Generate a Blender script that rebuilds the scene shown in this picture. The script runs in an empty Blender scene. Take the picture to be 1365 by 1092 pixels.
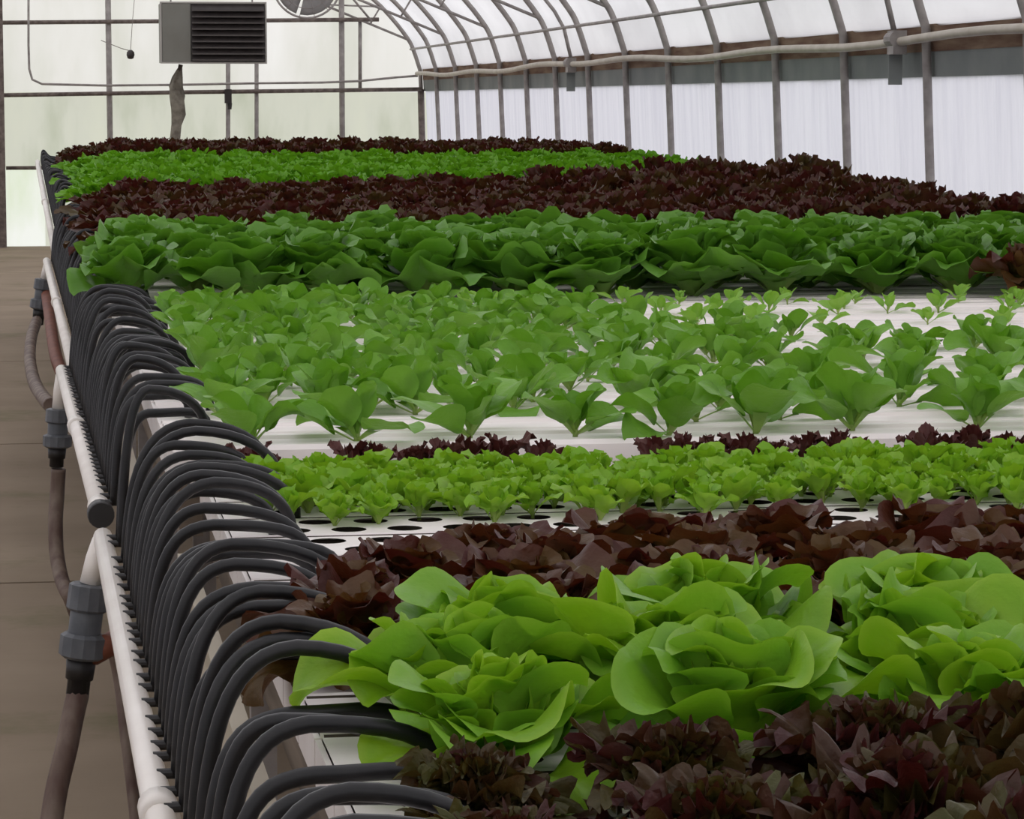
import bpy, math, random
from mathutils import Vector, Matrix, noise as mnoise
random.seed(11)
R = random.Random(5)
S = bpy.context.scene
COL = S.collection
PI = math.pi

# ------------------------------------------------------------------ camera
F = 3900.0
ZC = 1.5
TH = math.atan(410 / F)
PS = math.atan(632.5 / F * math.cos(TH))
FW = Vector((math.sin(PS) * math.cos(TH), math.cos(PS) * math.cos(TH), -math.sin(TH)))
RT = Vector((math.cos(PS), -math.sin(PS), 0))
UP = RT.cross(FW)
CAM = Vector((0, 0, ZC))
cd = bpy.data.cameras.new('camera')
cam = bpy.data.objects.new('camera', cd)
COL.objects.link(cam)
cam.matrix_world = Matrix.Translation(CAM) @ Matrix((RT, UP, -FW)).transposed().to_4x4()
cd.sensor_width = 36
cd.lens = F / 1365 * 36
cd.clip_end = 200
cd.clip_start = 0.1
cd.dof.use_dof = False
S.camera = cam


def P(px, py, d):
    """point of the greenhouse at depth y=d measured along the sight line"""
    v = FW * F + RT * (px - 682.5) - UP * (py - 546)
    return CAM + v * (d / v.y)


def pix(p):
    v = Vector(p) - CAM
    w = v.dot(FW)
    return 682.5 + F * v.dot(RT) / w, 546 - F * v.dot(UP) / w


# ------------------------------------------------------------------ materials
def mat(name):
    m = bpy.data.materials.new(name)
    m.use_nodes = True
    nt = m.node_tree
    nt.nodes.clear()
    out = nt.nodes.new('ShaderNodeOutputMaterial')
    return m, nt, out


def N(nt, t, **kw):
    n = nt.nodes.new(t)
    for k, v in kw.items():
        if k.startswith('i_'):
            n.inputs[k[2:].replace('_', ' ')].default_value = v
        else:
            setattr(n, k, v)
    return n


def c4(c):
    return (c[0], c[1], c[2], 1)


def ramp(nt, fac, stops):
    r = nt.nodes.new('ShaderNodeValToRGB')
    e = r.color_ramp.elements
    e[0].position, e[0].color = stops[0][0], c4(stops[0][1])
    e[1].position, e[1].color = stops[-1][0], c4(stops[-1][1])
    for p, c in stops[1:-1]:
        x = e.new(p)
        x.color = c4(c)
    nt.links.new(fac, r.inputs[0])
    return r.outputs[0]


def surf(name, c1, c2=None, rough=.5, scale=6, metal=0, bump=0, spec=.5, detail=4, stretch=None, lo=.35, hi=.65):
    m, nt, out = mat(name)
    b = N(nt, 'ShaderNodeBsdfPrincipled')
    b.inputs['Roughness'].default_value = rough
    b.inputs['Metallic'].default_value = metal
    b.inputs['Specular IOR Level'].default_value = spec
    b.inputs['Base Color'].default_value = c4(c1)
    tc = N(nt, 'ShaderNodeTexCoord')
    src = tc.outputs['Object']
    if stretch:
        mp = N(nt, 'ShaderNodeMapping')
        mp.inputs['Scale'].default_value = stretch
        nt.links.new(src, mp.inputs[0])
        src = mp.outputs[0]
    no = N(nt, 'ShaderNodeTexNoise')
    no.inputs['Scale'].default_value = scale
    no.inputs['Detail'].default_value = detail
    nt.links.new(src, no.inputs['Vector'])
    if c2:
        nt.links.new(ramp(nt, no.outputs[0], [(lo, c1), (hi, c2)]), b.inputs['Base Color'])
    if bump:
        bp = N(nt, 'ShaderNodeBump')
        bp.inputs['Strength'].default_value = bump
        bp.inputs['Distance'].default_value = .01
        nt.links.new(no.outputs[0], bp.inputs['Height'])
        nt.links.new(bp.outputs[0], b.inputs['Normal'])
    nt.links.new(b.outputs[0], out.inputs[0])
    return m


def film(name, c1, c2, scale=1.2, trans=.75, stretch=(1, 1, 1), bump=.3, c3=None, bscale=None):
    m, nt, out = mat(name)
    tc = N(nt, 'ShaderNodeTexCoord')
    mp = N(nt, 'ShaderNodeMapping')
    mp.inputs['Scale'].default_value = stretch
    nt.links.new(tc.outputs['Object'], mp.inputs[0])
    no = N(nt, 'ShaderNodeTexNoise')
    no.inputs['Scale'].default_value = scale
    no.inputs['Detail'].default_value = 5
    nt.links.new(mp.outputs[0], no.inputs['Vector'])
    stops = [(.3, c1), (.62, c2)] if c3 is None else [(.3, c1), (.5, c2), (.68, c3)]
    col = ramp(nt, no.outputs[0], stops)
    bp = N(nt, 'ShaderNodeBump')
    bp.inputs['Strength'].default_value = bump
    bp.inputs['Distance'].default_value = .06
    nt.links.new(no.outputs[0], bp.inputs['Height'])
    t = N(nt, 'ShaderNodeBsdfTranslucent')
    d = N(nt, 'ShaderNodeBsdfDiffuse')
    for s in (t, d):
        nt.links.new(col, s.inputs['Color'])
        nt.links.new(bp.outputs[0], s.inputs['Normal'])
    mx = N(nt, 'ShaderNodeMixShader')
    mx.inputs[0].default_value = 1 - trans
    nt.links.new(t.outputs[0], mx.inputs[1])
    nt.links.new(d.outputs[0], mx.inputs[2])
    nt.links.new(mx.outputs[0], out.inputs[0])
    return m


def leafmat(name, stops, alt, rough=.45, trans=.3, spec=.4, nscale=14, bump=.35, altw=.35, tcol=None, bscale=90):
    """pigment runs from leaf base to tip (stops over UV.x), blotched with a second pigment"""
    m, nt, out = mat(name)
    uv = N(nt, 'ShaderNodeUVMap')
    sx = N(nt, 'ShaderNodeSeparateXYZ')
    nt.links.new(uv.outputs[0], sx.inputs[0])
    base = ramp(nt, sx.outputs[0], stops)
    tc = N(nt, 'ShaderNodeTexCoord')
    no = N(nt, 'ShaderNodeTexNoise')
    no.inputs['Scale'].default_value = nscale
    no.inputs['Detail'].default_value = 4
    nt.links.new(tc.outputs['Object'], no.inputs['Vector'])
    at = N(nt, 'ShaderNodeAttribute')
    at.attribute_name = 'leaf'
    oi = N(nt, 'ShaderNodeObjectInfo')
    # factor: noise + per-leaf + per-plant
    a1 = N(nt, 'ShaderNodeMath', operation='MULTIPLY_ADD')
    a1.inputs[1].default_value = .7
    nt.links.new(at.outputs['Fac'], a1.inputs[0])
    nt.links.new(no.outputs[0], a1.inputs[2])
    a2 = N(nt, 'ShaderNodeMath', operation='MULTIPLY_ADD')
    a2.inputs[1].default_value = .3
    nt.links.new(oi.outputs['Random'], a2.inputs[0])
    nt.links.new(a1.outputs[0], a2.inputs[2])
    mr = N(nt, 'ShaderNodeMapRange')
    mr.inputs['From Min'].default_value = .65
    mr.inputs['From Max'].default_value = 1.35
    mr.inputs['To Max'].default_value = altw
    nt.links.new(a2.outputs[0], mr.inputs[0])
    mx = N(nt, 'ShaderNodeMix', data_type='RGBA')
    nt.links.new(mr.outputs[0], mx.inputs[0])
    nt.links.new(base, mx.inputs[6])
    mx.inputs[7].default_value = c4(alt)
    n2 = N(nt, 'ShaderNodeTexNoise')
    n2.inputs['Scale'].default_value = bscale
    n2.inputs['Detail'].default_value = 3
    nt.links.new(tc.outputs['Object'], n2.inputs['Vector'])
    bp = N(nt, 'ShaderNodeBump')
    bp.inputs['Strength'].default_value = bump
    bp.inputs['Distance'].default_value = .004
    nt.links.new(n2.outputs[0], bp.inputs['Height'])
    b = N(nt, 'ShaderNodeBsdfPrincipled')
    b.inputs['Roughness'].default_value = rough
    b.inputs['Specular IOR Level'].default_value = spec
    nt.links.new(mx.outputs[2], b.inputs['Base Color'])
    nt.links.new(bp.outputs[0], b.inputs['Normal'])
    t = N(nt, 'ShaderNodeBsdfTranslucent')
    if tcol:
        mm = N(nt, 'ShaderNodeMix', data_type='RGBA', blend_type='MULTIPLY')
        mm.inputs[0].default_value = 1
        nt.links.new(mx.outputs[2], mm.inputs[6])
        mm.inputs[7].default_value = c4(tcol)
        nt.links.new(mm.outputs[2], t.inputs['Color'])
    else:
        nt.links.new(mx.outputs[2], t.inputs['Color'])
    ms = N(nt, 'ShaderNodeMixShader')
    ms.inputs[0].default_value = trans
    nt.links.new(b.outputs[0], ms.inputs[1])
    nt.links.new(t.outputs[0], ms.inputs[2])
    nt.links.new(ms.outputs[0], out.inputs[0])
    return m


M = {}
M['roof'] = film('roof_film', (.72, .70, .72), (.84, .82, .84), 1.1, .72, (1.4, 1, 1.6), .6)
M['tarp'] = film('side_tarp', (.72, .70, .78), (.80, .78, .85), 3, .80, (1, 4.5, .35), .5)
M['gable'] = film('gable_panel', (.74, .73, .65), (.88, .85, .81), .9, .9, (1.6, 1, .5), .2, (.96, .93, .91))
M['gable_low'] = film('gable_lower_panel', (.56, .58, .46), (.72, .72, .62), 1.1, .84, (2.2, 1, .7), .2, (.76, .76, .64))  # green light from plants outside is put into this colour
M['gable_door'] = film('backlit_door_pane', (.80, .86, .68), (.97, .97, .92), 1.6, .93, (2, 1, .6), .1)  # brighter daylight behind this pane is put into its colour
M['backfilm'] = film('rear_film', (.8, .79, .8), (.9, .88, .9), 1, .7)
M['steel'] = surf('galvanised_steel', (.25, .225, .215), (.36, .33, .31), .6, 14, .15, .1)
M['steel_dark'] = surf('weathered_steel', (.10, .075, .065), (.20, .16, .14), .6, 18, .2, .1)
M['rust_board'] = surf('rusty_board', (.11, .055, .035), (.22, .15, .10), .8, 5, 0, .3, .2, stretch=(1, .5, 4))
M['grey_band'] = surf('grey_band', (.15, .165, .165), (.21, .225, .215), .7, 3, 0, .2, .3)
M['beige_pipe'] = surf('beige_pipe', (.42, .37, .30), (.52, .47, .40), .5, 8)
M['floor'] = surf('concrete', (.215, .165, .115), (.30, .235, .17), .9, 1.6, 0, .1, .2, 9, None, .25, .75)
nt = M['floor'].node_tree
b_ = [n for n in nt.nodes if n.type == 'BSDF_PRINCIPLED'][0]
src_ = b_.inputs['Base Color'].links[0].from_socket
n_ = N(nt, 'ShaderNodeTexNoise')
n_.inputs['Scale'].default_value = 1.1
n_.inputs['Detail'].default_value = 7
n_.inputs['Roughness'].default_value = .65
nt.links.new([n for n in nt.nodes if n.type == 'TEX_COORD'][0].outputs['Object'], n_.inputs['Vector'])
mr_ = N(nt, 'ShaderNodeMapRange')
mr_.inputs['From Min'].default_value = .54
mr_.inputs['From Max'].default_value = .70
mr_.inputs['To Max'].default_value = .65
nt.links.new(n_.outputs[0], mr_.inputs[0])
mx_ = N(nt, 'ShaderNodeMix', data_type='RGBA')
nt.links.new(mr_.outputs[0], mx_.inputs[0])
nt.links.new(src_, mx_.inputs[6])
mx_.inputs[7].default_value = (.12, .115, .05, 1)
nt.links.new(mx_.outputs[2], b_.inputs['Base Color'])
M['pvc'] = surf('white_pvc', (.78, .72, .66), (.86, .81, .75), .35, 7, 0, 0, .5)
M['cream'] = surf('cream_rail', (.50, .44, .34), (.62, .56, .45), .6, 5, stretch=(1, .3, 1))
M['channel'] = surf('channel_plastic', (.82, .75, .72), (.90, .84, .81), .38, 3, 0, 0, .5, stretch=(.5, 4, 1))
M['channel_in'] = surf('channel_inside', (.05, .035, .025), (.09, .07, .05), .7, 10)  # shade inside the troughs put into the colour; slab joints share it
M['hose'] = surf('black_poly', (.008, .008, .009), (.015, .014, .015), .42, 30, 0, .05, .35)
M['barb'] = surf('black_barb', (.014, .012, .012), None, .5)
M['wood'] = surf('weathered_wood', (.13, .10, .075), (.24, .19, .145), .85, 9, 0, .3, .2, stretch=(1, .25, 3))
M['union'] = surf('grey_pvc', (.07, .075, .085), (.12, .125, .135), .5, 20, 0, .15)
M['redpipe'] = surf('red_brown_rubber', (.14, .035, .018), (.20, .06, .03), .6, 20)
M['brownhose'] = surf('dirty_hose', (.085, .045, .035), (.20, .15, .115), .6, 9, 0, .2, .4, stretch=(2, 2, .6))
M['heater'] = surf('heater_enamel', (.17, .165, .14), (.20, .20, .175), .5, 3)
M['heater_trim'] = surf('heater_trim', (.38, .36, .33), None, .5)
M['black'] = surf('dark_louvre', (.022, .017, .016), (.035, .028, .026), .5, 9)
M['louvre_edge'] = surf('louvre_edge', (.07, .06, .055), None, .5)
M['fan'] = surf('fan_blade_grey', (.22, .21, .205), (.30, .29, .28), .5, 4)
M['rag'] = surf('dirty_plastic_wrap', (.13, .11, .085), (.27, .25, .20), .7, 14, 0, .5)

M['butter_near'] = leafmat('leaf_bright_butterhead', [(0, (.44, .52, .16)), (.35, (.25, .42, .022)), (.85, (.22, .41, .012)), (1, (.32, .50, .04))],
                           (.15, .37, .04), .42, .32, .35, 9, .3, .6, (1.2, 1.25, .6))
M['red_near'] = leafmat('leaf_dark_red', [(0, (.10, .14, .015)), (.35, (.060, .060, .012)), (.55, (.050, .015, .010)), (1, (.052, .013, .014))],
                        (.060, .070, .011), .45, .15, .28, 8, .6, .8, (2.0, .9, .6), 70)
M['red_back'] = leafmat('leaf_red_brown', [(0, (.10, .14, .015)), (.35, (.070, .058, .012)), (.55, (.068, .021, .011)), (1, (.066, .016, .013))],
                        (.095, .060, .011), .45, .15, .3, 8, .6, .75, (2.0, .9, .6), 60)
M['baby_green'] = leafmat('leaf_lime', [(0, (.42, .50, .16)), (.3, (.27, .46, .035)), (1, (.25, .46, .025))], (.17, .40, .03), .45, .32, .35, 20, .3, .5, (1.2, 1.2, .6))
M['baby_red'] = leafmat('leaf_maroon', [(0, (.12, .10, .03)), (.3, (.085, .022, .018)), (1, (.085, .018, .016))], (.08, .03, .015), .5, .12, .35, 20, .3, .4)
M['seedling'] = leafmat('leaf_mid_green', [(0, (.38, .46, .16)), (.3, (.15, .34, .03)), (1, (.115, .29, .014))], (.18, .38, .045), .42, .3, .35, 14, .5, .75, (1.2, 1.2, .6))
M['seedling_young'] = leafmat('leaf_young_green', [(0, (.42, .5, .2)), (.3, (.22, .42, .06)), (1, (.20, .40, .04))], (.16, .36, .04), .45, .32, .35, 20, .3, .5, (1.2, 1.2, .6))
M['butter_far'] = leafmat('leaf_deep_green', [(0, (.32, .42, .12)), (.3, (.10, .26, .018)), (.85, (.085, .24, .014)), (1, (.14, .32, .04))], (.15, .33, .05), .42, .26, .4, 9, .5, .6, (1.2, 1.2, .6), 45)
M['red_far'] = leafmat('leaf_oxblood', [(0, (.08, .10, .02)), (.35, (.055, .035, .013)), (.6, (.066, .018, .012)), (1, (.066, .014, .013))], (.07, .06, .013), .5, .15, .3, 8, .5, .8, (1.8, 1, .6), 45)
M['green_far'] = leafmat('leaf_fresh_green', [(0, (.3, .4, .1)), (.3, (.12, .30, .012)), (1, (.12, .33, .012))], (.18, .40, .03), .5, .3, .3, 12, .5, .6, (1.2, 1.2, .6), 45)


# ------------------------------------------------------------------ mesh helpers
class MB:
    def __init__(s):
        s.v, s.f, s.m = [], [], []

    def add(s, vs, fs, mi=0):
        o = len(s.v)
        s.v += [tuple(v) for v in vs]
        s.f += [tuple(i + o for i in f) for f in fs]
        s.m += [mi] * len(fs)
        return s

    def box(s, a, b, mi=0):
        x0, y0, z0 = a
        x1, y1, z1 = b
        return s.add([(x0, y0, z0), (x1, y0, z0), (x1, y1, z0), (x0, y1, z0), (x0, y0, z1), (x1, y0, z1), (x1, y1, z1), (x0, y1, z1)],
                     [(0, 3, 2, 1), (4, 5, 6, 7), (0, 1, 5, 4), (1, 2, 6, 5), (2, 3, 7, 6), (3, 0, 4, 7)], mi)

    def tube(s, pts, r, n=8, mi=0, caps=True):
        pts = [Vector(p) for p in pts]
        rr = r if isinstance(r, (list, tuple)) else [r] * len(pts)
        vs, fs = [], []
        pn = None
        for i, p in enumerate(pts):
            t = (pts[min(i + 1, len(pts) - 1)] - pts[max(i - 1, 0)]).normalized()
            if pn is None:
                a = Vector((0, 0, 1)) if abs(t.z) < .9 else Vector((1, 0, 0))
                pn = (a - t * a.dot(t)).normalized()
            else:
                pn = (pn - t * pn.dot(t)).normalized()
            b = t.cross(pn)
            for k in range(n):
                an = 2 * PI * k / n
                vs.append(p + (pn * math.cos(an) + b * math.sin(an)) * rr[i])
        for i in range(len(pts) - 1):
            for k in range(n):
                k2 = (k + 1) % n
                fs.append((i * n + k, i * n + k2, (i + 1) * n + k2, (i + 1) * n + k))
        if caps:
            fs.append(tuple(range(n))[::-1])
            fs.append(tuple((len(pts) - 1) * n + k for k in range(n)))
        return s.add(vs, fs, mi)

    def lathe(s, prof, c, axis=(0, 0, 1), n=20, mi=0):
        """prof: list of (offset along axis, radius)"""
        ax = Vector(axis).normalized()
        return s.tube2([(Vector(c) + ax * h, r) for h, r in prof], ax, n, mi)

    def tube2(s, pr, ax, n, mi):
        a = Vector((0, 0, 1)) if abs(ax.z) < .9 else Vector((1, 0, 0))
        u = (a - ax * a.dot(ax)).normalized()
        w = ax.cross(u)
        vs, fs = [], []
        for p, r in pr:
            for k in range(n):
                an = 2 * PI * k / n
                vs.append(p + (u * math.cos(an) + w * math.sin(an)) * max(r, 1e-4))
        for i in range(len(pr) - 1):
            for k in range(n):
                k2 = (k + 1) % n
                fs.append((i * n + k, i * n + k2, (i + 1) * n + k2, (i + 1) * n + k))
        fs.append(tuple(range(n))[::-1])
        fs.append(tuple((len(pr) - 1) * n + k for k in range(n)))
        return s.add(vs, fs, mi)

    def mesh(s, name, mats, smooth=False):
        me = bpy.data.meshes.new(name)
        me.from_pydata(s.v, [], s.f)
        for m in (mats if isinstance(mats, (list, tuple)) else [mats]):
            me.materials.append(m)
        if any(s.m):
            me.polygons.foreach_set('material_index', s.m)
        if smooth:
            me.polygons.foreach_set('use_smooth', [len(f) <= 4 for f in s.f])
        me.update()
        return me

    def build(s, name, mats, parent=None, smooth=False, loc=None):
        o = bpy.data.objects.new(name, s.mesh(name, mats, smooth))
        COL.objects.link(o)
        if loc is not None:
            o.location = loc
        if parent:
            o.parent = parent
        return o


def tag(o, label=None, cat=None, group=None, kind=None):
    if label:
        o['label'] = label
    if cat:
        o['category'] = cat
    if group:
        o['group'] = group
    if kind:
        o['kind'] = kind
    return o


def empty(name, loc=(0, 0, 0)):
    o = bpy.data.objects.new(name, None)
    o.empty_display_size = .1
    o.location = loc
    COL.objects.link(o)
    return o


def shift(mb, loc):
    x, y, z = loc
    mb.v = [(a - x, b - y, c - z) for a, b, c in mb.v]
    return mb


ORD = ['first', 'second', 'third', 'fourth', 'fifth', 'sixth', 'seventh', 'eighth', 'ninth', 'tenth', 'eleventh', 'twelfth', 'thirteenth',
       'fourteenth', 'fifteenth', 'sixteenth', 'seventeenth', 'eighteenth', 'nineteenth', 'twentieth']
ORD += ['twenty-' + a for a in ORD[:9]] + ['thirtieth'] + ['thirty-' + a for a in ORD[:9]] + ['fortieth'] + ['forty-' + a for a in ORD[:9]]

# ------------------------------------------------------------------ greenhouse shell
YG = 31.0
YB = -5.0
W = 4.01
EAVE = ZC + .335
LEAN = .045
PROF = [(W, EAVE), (W - .075, ZC + .56), (W - .14, ZC + .68), (W - .30, ZC + .88), (W - .50, ZC + 1.08), (W - .85, ZC + 1.33), (W - 1.3, ZC + 1.58),
        (W - 1.9, ZC + 1.83), (W - 2.6, ZC + 2.03), (W - 3.3, ZC + 2.14), (0, ZC + 2.18)]


def dense(pr, k=3):
    """Catmull-Rom smoothing of a profile"""
    out = []
    n = len(pr)
    for i in range(n - 1):
        p0, p1, p2, p3 = pr[max(i - 1, 0)], pr[i], pr[i + 1], pr[min(i + 2, n - 1)]
        for j in range(k):
            t = j / k
            out.append(tuple(.5 * ((2 * p1[a]) + (-p0[a] + p2[a]) * t + (2 * p0[a] - 5 * p1[a] + 4 * p2[a] - p3[a]) * t * t + (-p0[a] + 3 * p1[a] - 3 * p2[a] + p3[a]) * t ** 3) for a in (0, 1)))
    out.append(pr[-1])
    return out


half = dense(PROF, 3)
full = half + [(-x, z) for x, z in reversed(half[:-1])]


def wall_x(z):
    return W + LEAN * (EAVE - z)


# floor with slab joints
mb = MB()
ys = [YB, -1.0, 2.4, 5.8, 9.2, 13.0, 17.2, 22.0, 26.5, YG]
for i in range(len(ys) - 1):
    mb.box((-4.3, ys[i] + .012, -.12), (4.3, ys[i + 1] - .012, 0), 0)
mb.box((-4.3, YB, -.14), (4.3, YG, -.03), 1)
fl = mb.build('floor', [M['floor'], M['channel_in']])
tag(fl, kind='structure')

# moss patches on floor
def roof_sheet():
    mb = MB()
    vs, fs = [], []
    off = []
    n = len(full)
    for i, (x, z) in enumerate(full):
        a, b = full[max(i - 1, 0)], full[min(i + 1, n - 1)]
        t = Vector((b[0] - a[0], b[1] - a[1])).normalized()
        nn = Vector((t.y, -t.x)) if x > 0 else Vector((t.y, -t.x))
        off.append((x + nn.x * .035, z + nn.y * .035))
    yy = [YB + (YG - YB) * i / 104 for i in range(105)]
    for y in yy:
        ph = ((y - 11.6) / 1.395) % 1
        sag = .022 * math.sin(PI * ph)
        for i, (x, z) in enumerate(off):
            r = Vector((x, z - ZC)).normalized()
            vs.append((x - r.x * sag, y, z - r.y * sag * .6))
    for j in range(len(yy) - 1):
        for i in range(n - 1):
            fs.append((j * n + i, (j + 1) * n + i, (j + 1) * n + i + 1, j * n + i + 1))
    mb.add(vs, fs)
    return mb


tag(roof_sheet().build('ceiling', M['roof'], smooth=True), kind='structure')

ZB = ZC + .115   # top of the white tarp
ZG = ZC + .235   # top of grey band
for sgn, side in ((1, 'right'), (-1, 'left')):
    mb = MB()
    yy = [YB + (YG - YB) * i / 206 for i in range(207)]
    zs = [0, .4, .8, 1.2, ZB + .02]
    vs, fs = [], []
    for y in yy:
        for k, z in enumerate(zs):
            wv = .012 * mnoise.noise(Vector((y * 2.5, z * .6, 3 * sgn)))
            vs.append((sgn * (wall_x(z) + .045 + wv), y, z))
    n = len(zs)
    for j in range(len(yy) - 1):
        for i in range(n - 1):
            fs.append((j * n + i, (j + 1) * n + i, (j + 1) * n + i + 1, j * n + i + 1))
    mb.add(vs, fs)
    tag(mb.build('wall_' + side, M['tarp'], smooth=True), kind='structure')
    for nm, z0, z1, m, t0, t1 in (('trim_1', ZB, ZG, 'grey_band', .03, .055), ('trim_2', ZG - .005, EAVE + .02, 'rust_board', .028, .06)):
        mb = MB()
        if sgn < 0:
            nm = {'trim_1': 'trim_3', 'trim_2': 'trim_4'}[nm]
        vs = []
        for y in (YB, YG):
            for z, t in ((z0, t0), (z0, t1), (z1, t1), (z1, t0)):
                vs.append((sgn * (wall_x(z) + t), y, z))
        mb.add(vs, [(0, 1, 2, 3), (4, 7, 6, 5), (0, 4, 5, 1), (1, 5, 6, 2), (2, 6, 7, 3), (3, 7, 4, 0)])
        tag(mb.build(nm, M[m]), kind='structure')

# gable sheets: clear upper sheeting, lower tinted for greenery outside, low left pane painted brighter
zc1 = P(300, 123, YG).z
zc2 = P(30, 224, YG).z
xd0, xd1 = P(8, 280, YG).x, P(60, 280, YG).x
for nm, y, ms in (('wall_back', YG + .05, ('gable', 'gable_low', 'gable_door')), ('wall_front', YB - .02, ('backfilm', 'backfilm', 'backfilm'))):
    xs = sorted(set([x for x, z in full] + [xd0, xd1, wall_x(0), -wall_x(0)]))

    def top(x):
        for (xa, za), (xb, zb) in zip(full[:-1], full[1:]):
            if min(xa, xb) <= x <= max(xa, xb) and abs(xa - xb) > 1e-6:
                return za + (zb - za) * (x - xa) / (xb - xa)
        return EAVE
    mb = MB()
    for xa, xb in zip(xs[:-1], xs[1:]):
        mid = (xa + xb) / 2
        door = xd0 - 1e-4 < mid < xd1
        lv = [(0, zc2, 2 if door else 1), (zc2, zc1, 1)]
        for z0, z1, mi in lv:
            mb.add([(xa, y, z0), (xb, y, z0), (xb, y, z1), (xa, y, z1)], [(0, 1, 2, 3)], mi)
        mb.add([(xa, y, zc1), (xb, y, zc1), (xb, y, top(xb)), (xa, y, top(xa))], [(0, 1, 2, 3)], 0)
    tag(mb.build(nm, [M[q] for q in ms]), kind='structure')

# bows: post + arch + truss
bow_y = [11.6 + 1.395 * k for k in range(-11, 14)]
bow_y = [y for y in bow_y if y > YB + .2 and y < YG - .4]


def bow_mesh(truss):
    mb = MB()
    r = .022
    zt = [0, .5, 1.0, 1.4]
    pts = [(wall_x(z), 0, z) for z in zt] + [(x, 0, z) for x, z in full] + [(-wall_x(z), 0, z) for z in reversed(zt)]
    mb.tube(pts, r, 8)
    if truss:
        for s in (1, -1):
            A = Vector((s * (W - .14), 0, ZC + .66))
            B = Vector((s * 2.1, 0, ZC + 1.38))
            C = Vector((0, 0, ZC + 1.55))
            mb.tube([A, B, C], .013, 6)
            # webs
            tops = [(W - .42, ZC + 1.0), (W - .95, ZC + 1.38), (W - 1.6, ZC + 1.71), (W - 2.5, ZC + 2.0), (W - 3.4, ZC + 2.14)]
            bots = [A.lerp(B, .22), A.lerp(B, .5), A.lerp(B, .8), B.lerp(C, .25), B.lerp(C, .75)]
            for k in range(5):
                T = Vector((s * tops[k][0], 0, tops[k][1]))
                mb.tube([bots[k], T], .009, 6)
                if k < 4:
                    mb.tube([T, bots[k + 1]], .009, 6)
    return mb


plain = bow_mesh(False).mesh('roof_bow', M['steel'], True)
trussed = bow_mesh(True).mesh('roof_bow', M['steel'], True)
for i, y in enumerate(bow_y + [YG - .02]):
    o = bpy.data.objects.new('roof_bow', trussed if i % 2 == 1 else plain)
    COL.objects.link(o)
    o.location = (0, y, 0)
    tag(o, kind='structure')
# purlins
for k, (x, z) in enumerate(((W - .07, ZC + .555), (W - .95, ZC + 1.36), (0, ZC + 2.12), (-W + .95, ZC + 1.36), (-W + .07, ZC + .555))):
    x -= .03 * (1 if x > 0 else -1)
    tag(MB().tube([(x, YB, z), (x, YG, z)], .012, 6).build('purlin', M['steel'], smooth=True), kind='structure')

# end wall frame members
tn = [10]


def member(pts, r, m='steel_dark', d=YG - .06, n=6):
    tn[0] += 1
    mb = MB()
    mb.tube([P(px, py, d) for px, py in pts], r, n)
    tag(mb.build('trim_%d' % tn[0], M[m], smooth=True), kind='structure')


ztop = -60
member([(143, ztop), (149, 330)], .03, 'steel')
member([(304, 60), (304, 330)], .024, 'steel')
member([(342, 60), (342, 330)], .022, 'steel')
member([(455, -40), (457, 330)], .03, 'steel')
member([(480, 28), (480, 118)], .02, 'steel')
member([(-450, 34), (505, 26)], .022, 'steel_dark', YG - .10)
member([(-450, 134), (-60, 128), (250, 123), (562, 119)], .022, 'steel_dark', YG - .10)
member([(8, 224), (200, 223)], .02, 'steel_dark')
member([(561, 119), (566, 330)], .035, 'steel_dark')
member([(-260, ztop), (-262, 330)], .03, 'steel')
member([(-140, ztop), (-142, 330)], .03, 'steel')
# door post at far left
mb = MB()
a = P(-14, -80, YG - .2)
b = P(9, 325, YG - .2)
mb.box((b.x - .14, YG - .25, 0), (b.x, YG - .15, 3.4))
tag(mb.build('trim_40', M['steel_dark']), kind='structure')

# curved conduit on the gable
cond = MB()
cp = [(38, -60), (38, 60), (39, 92), (43, 106), (56, 112), (140, 114), (240, 113), (340, 111), (430, 110), (480, 108), (530, 103), (557, 101)]
cond.tube([P(x, y, YG - .16) for x, y in cp], .012, 6)
tag(cond.build('conduit', M['steel'], smooth=True), 'thin grey conduit bent along the far end wall below the heater', 'pipe')

# long beige pipe along the right eave
ep = empty('eave_pipe', (W - .06, YG - .2, ZC + .28))
pts = []
y = YG - .2
k = 0
while y > 2.0:
    wob = .012 * math.sin(y * 1.7) + .010 * math.sin(y * .61 + 1)
    pts.append((0, y - (YG - .2), wob))
    y -= .45
MB().tube(pts, .021, 8).build('pipe', M['beige_pipe'], ep, True)
tag(ep, 'long beige pipe running level along the eave of the right wall', 'pipe')
for px, idx in ((1213, 0), (772, 1)):
    ang = P(px, 60, 10)
    dd = W / (ang.x / 10)
    e = empty('pipe_bracket', (W - .07, dd, ZC + .27))
    mb = MB()
    mb.box((-.025, -.05, -.05), (.04, .05, .06))
    mb.tube([(-.01, -.052, .02), (-.01, .052, .02)], .035, 10)
    mb.build('clamp', M['steel'], e)
    mb = MB()
    mb.box((-.015, .052, -.19), (.05, .062, .02))
    mb.build('hanging_plate', M['grey_band'], e)
    tag(e, ['grey bracket clamping the beige eave pipe, the larger one toward the right', 'grey bracket clamping the beige eave pipe, the smaller one near the end wall'][idx], 'bracket')
    # brace bow beside it
    mb = MB()
    mb.tube([(W - .03, dd + .12, EAVE - .05), (W - .09, dd + .14, ZC + .55), (W - .16, dd + .16, ZC + .68), (W - .32, dd + .18, ZC + .88)], .014, 6)
    tag(mb.build('roof_brace', M['steel'], smooth=True), kind='structure')

# ------------------------------------------------------------------ heater, fan, small things on the end wall
hd = 29.2
a = P(213, 2, hd)
b = P(356, 85, hd)
hx0, hx1, hz0, hz1 = a.x, b.x, b.z, a.z
he = empty('unit_heater', ((hx0 + hx1) / 2, hd, hz0))
L = he.location


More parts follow.
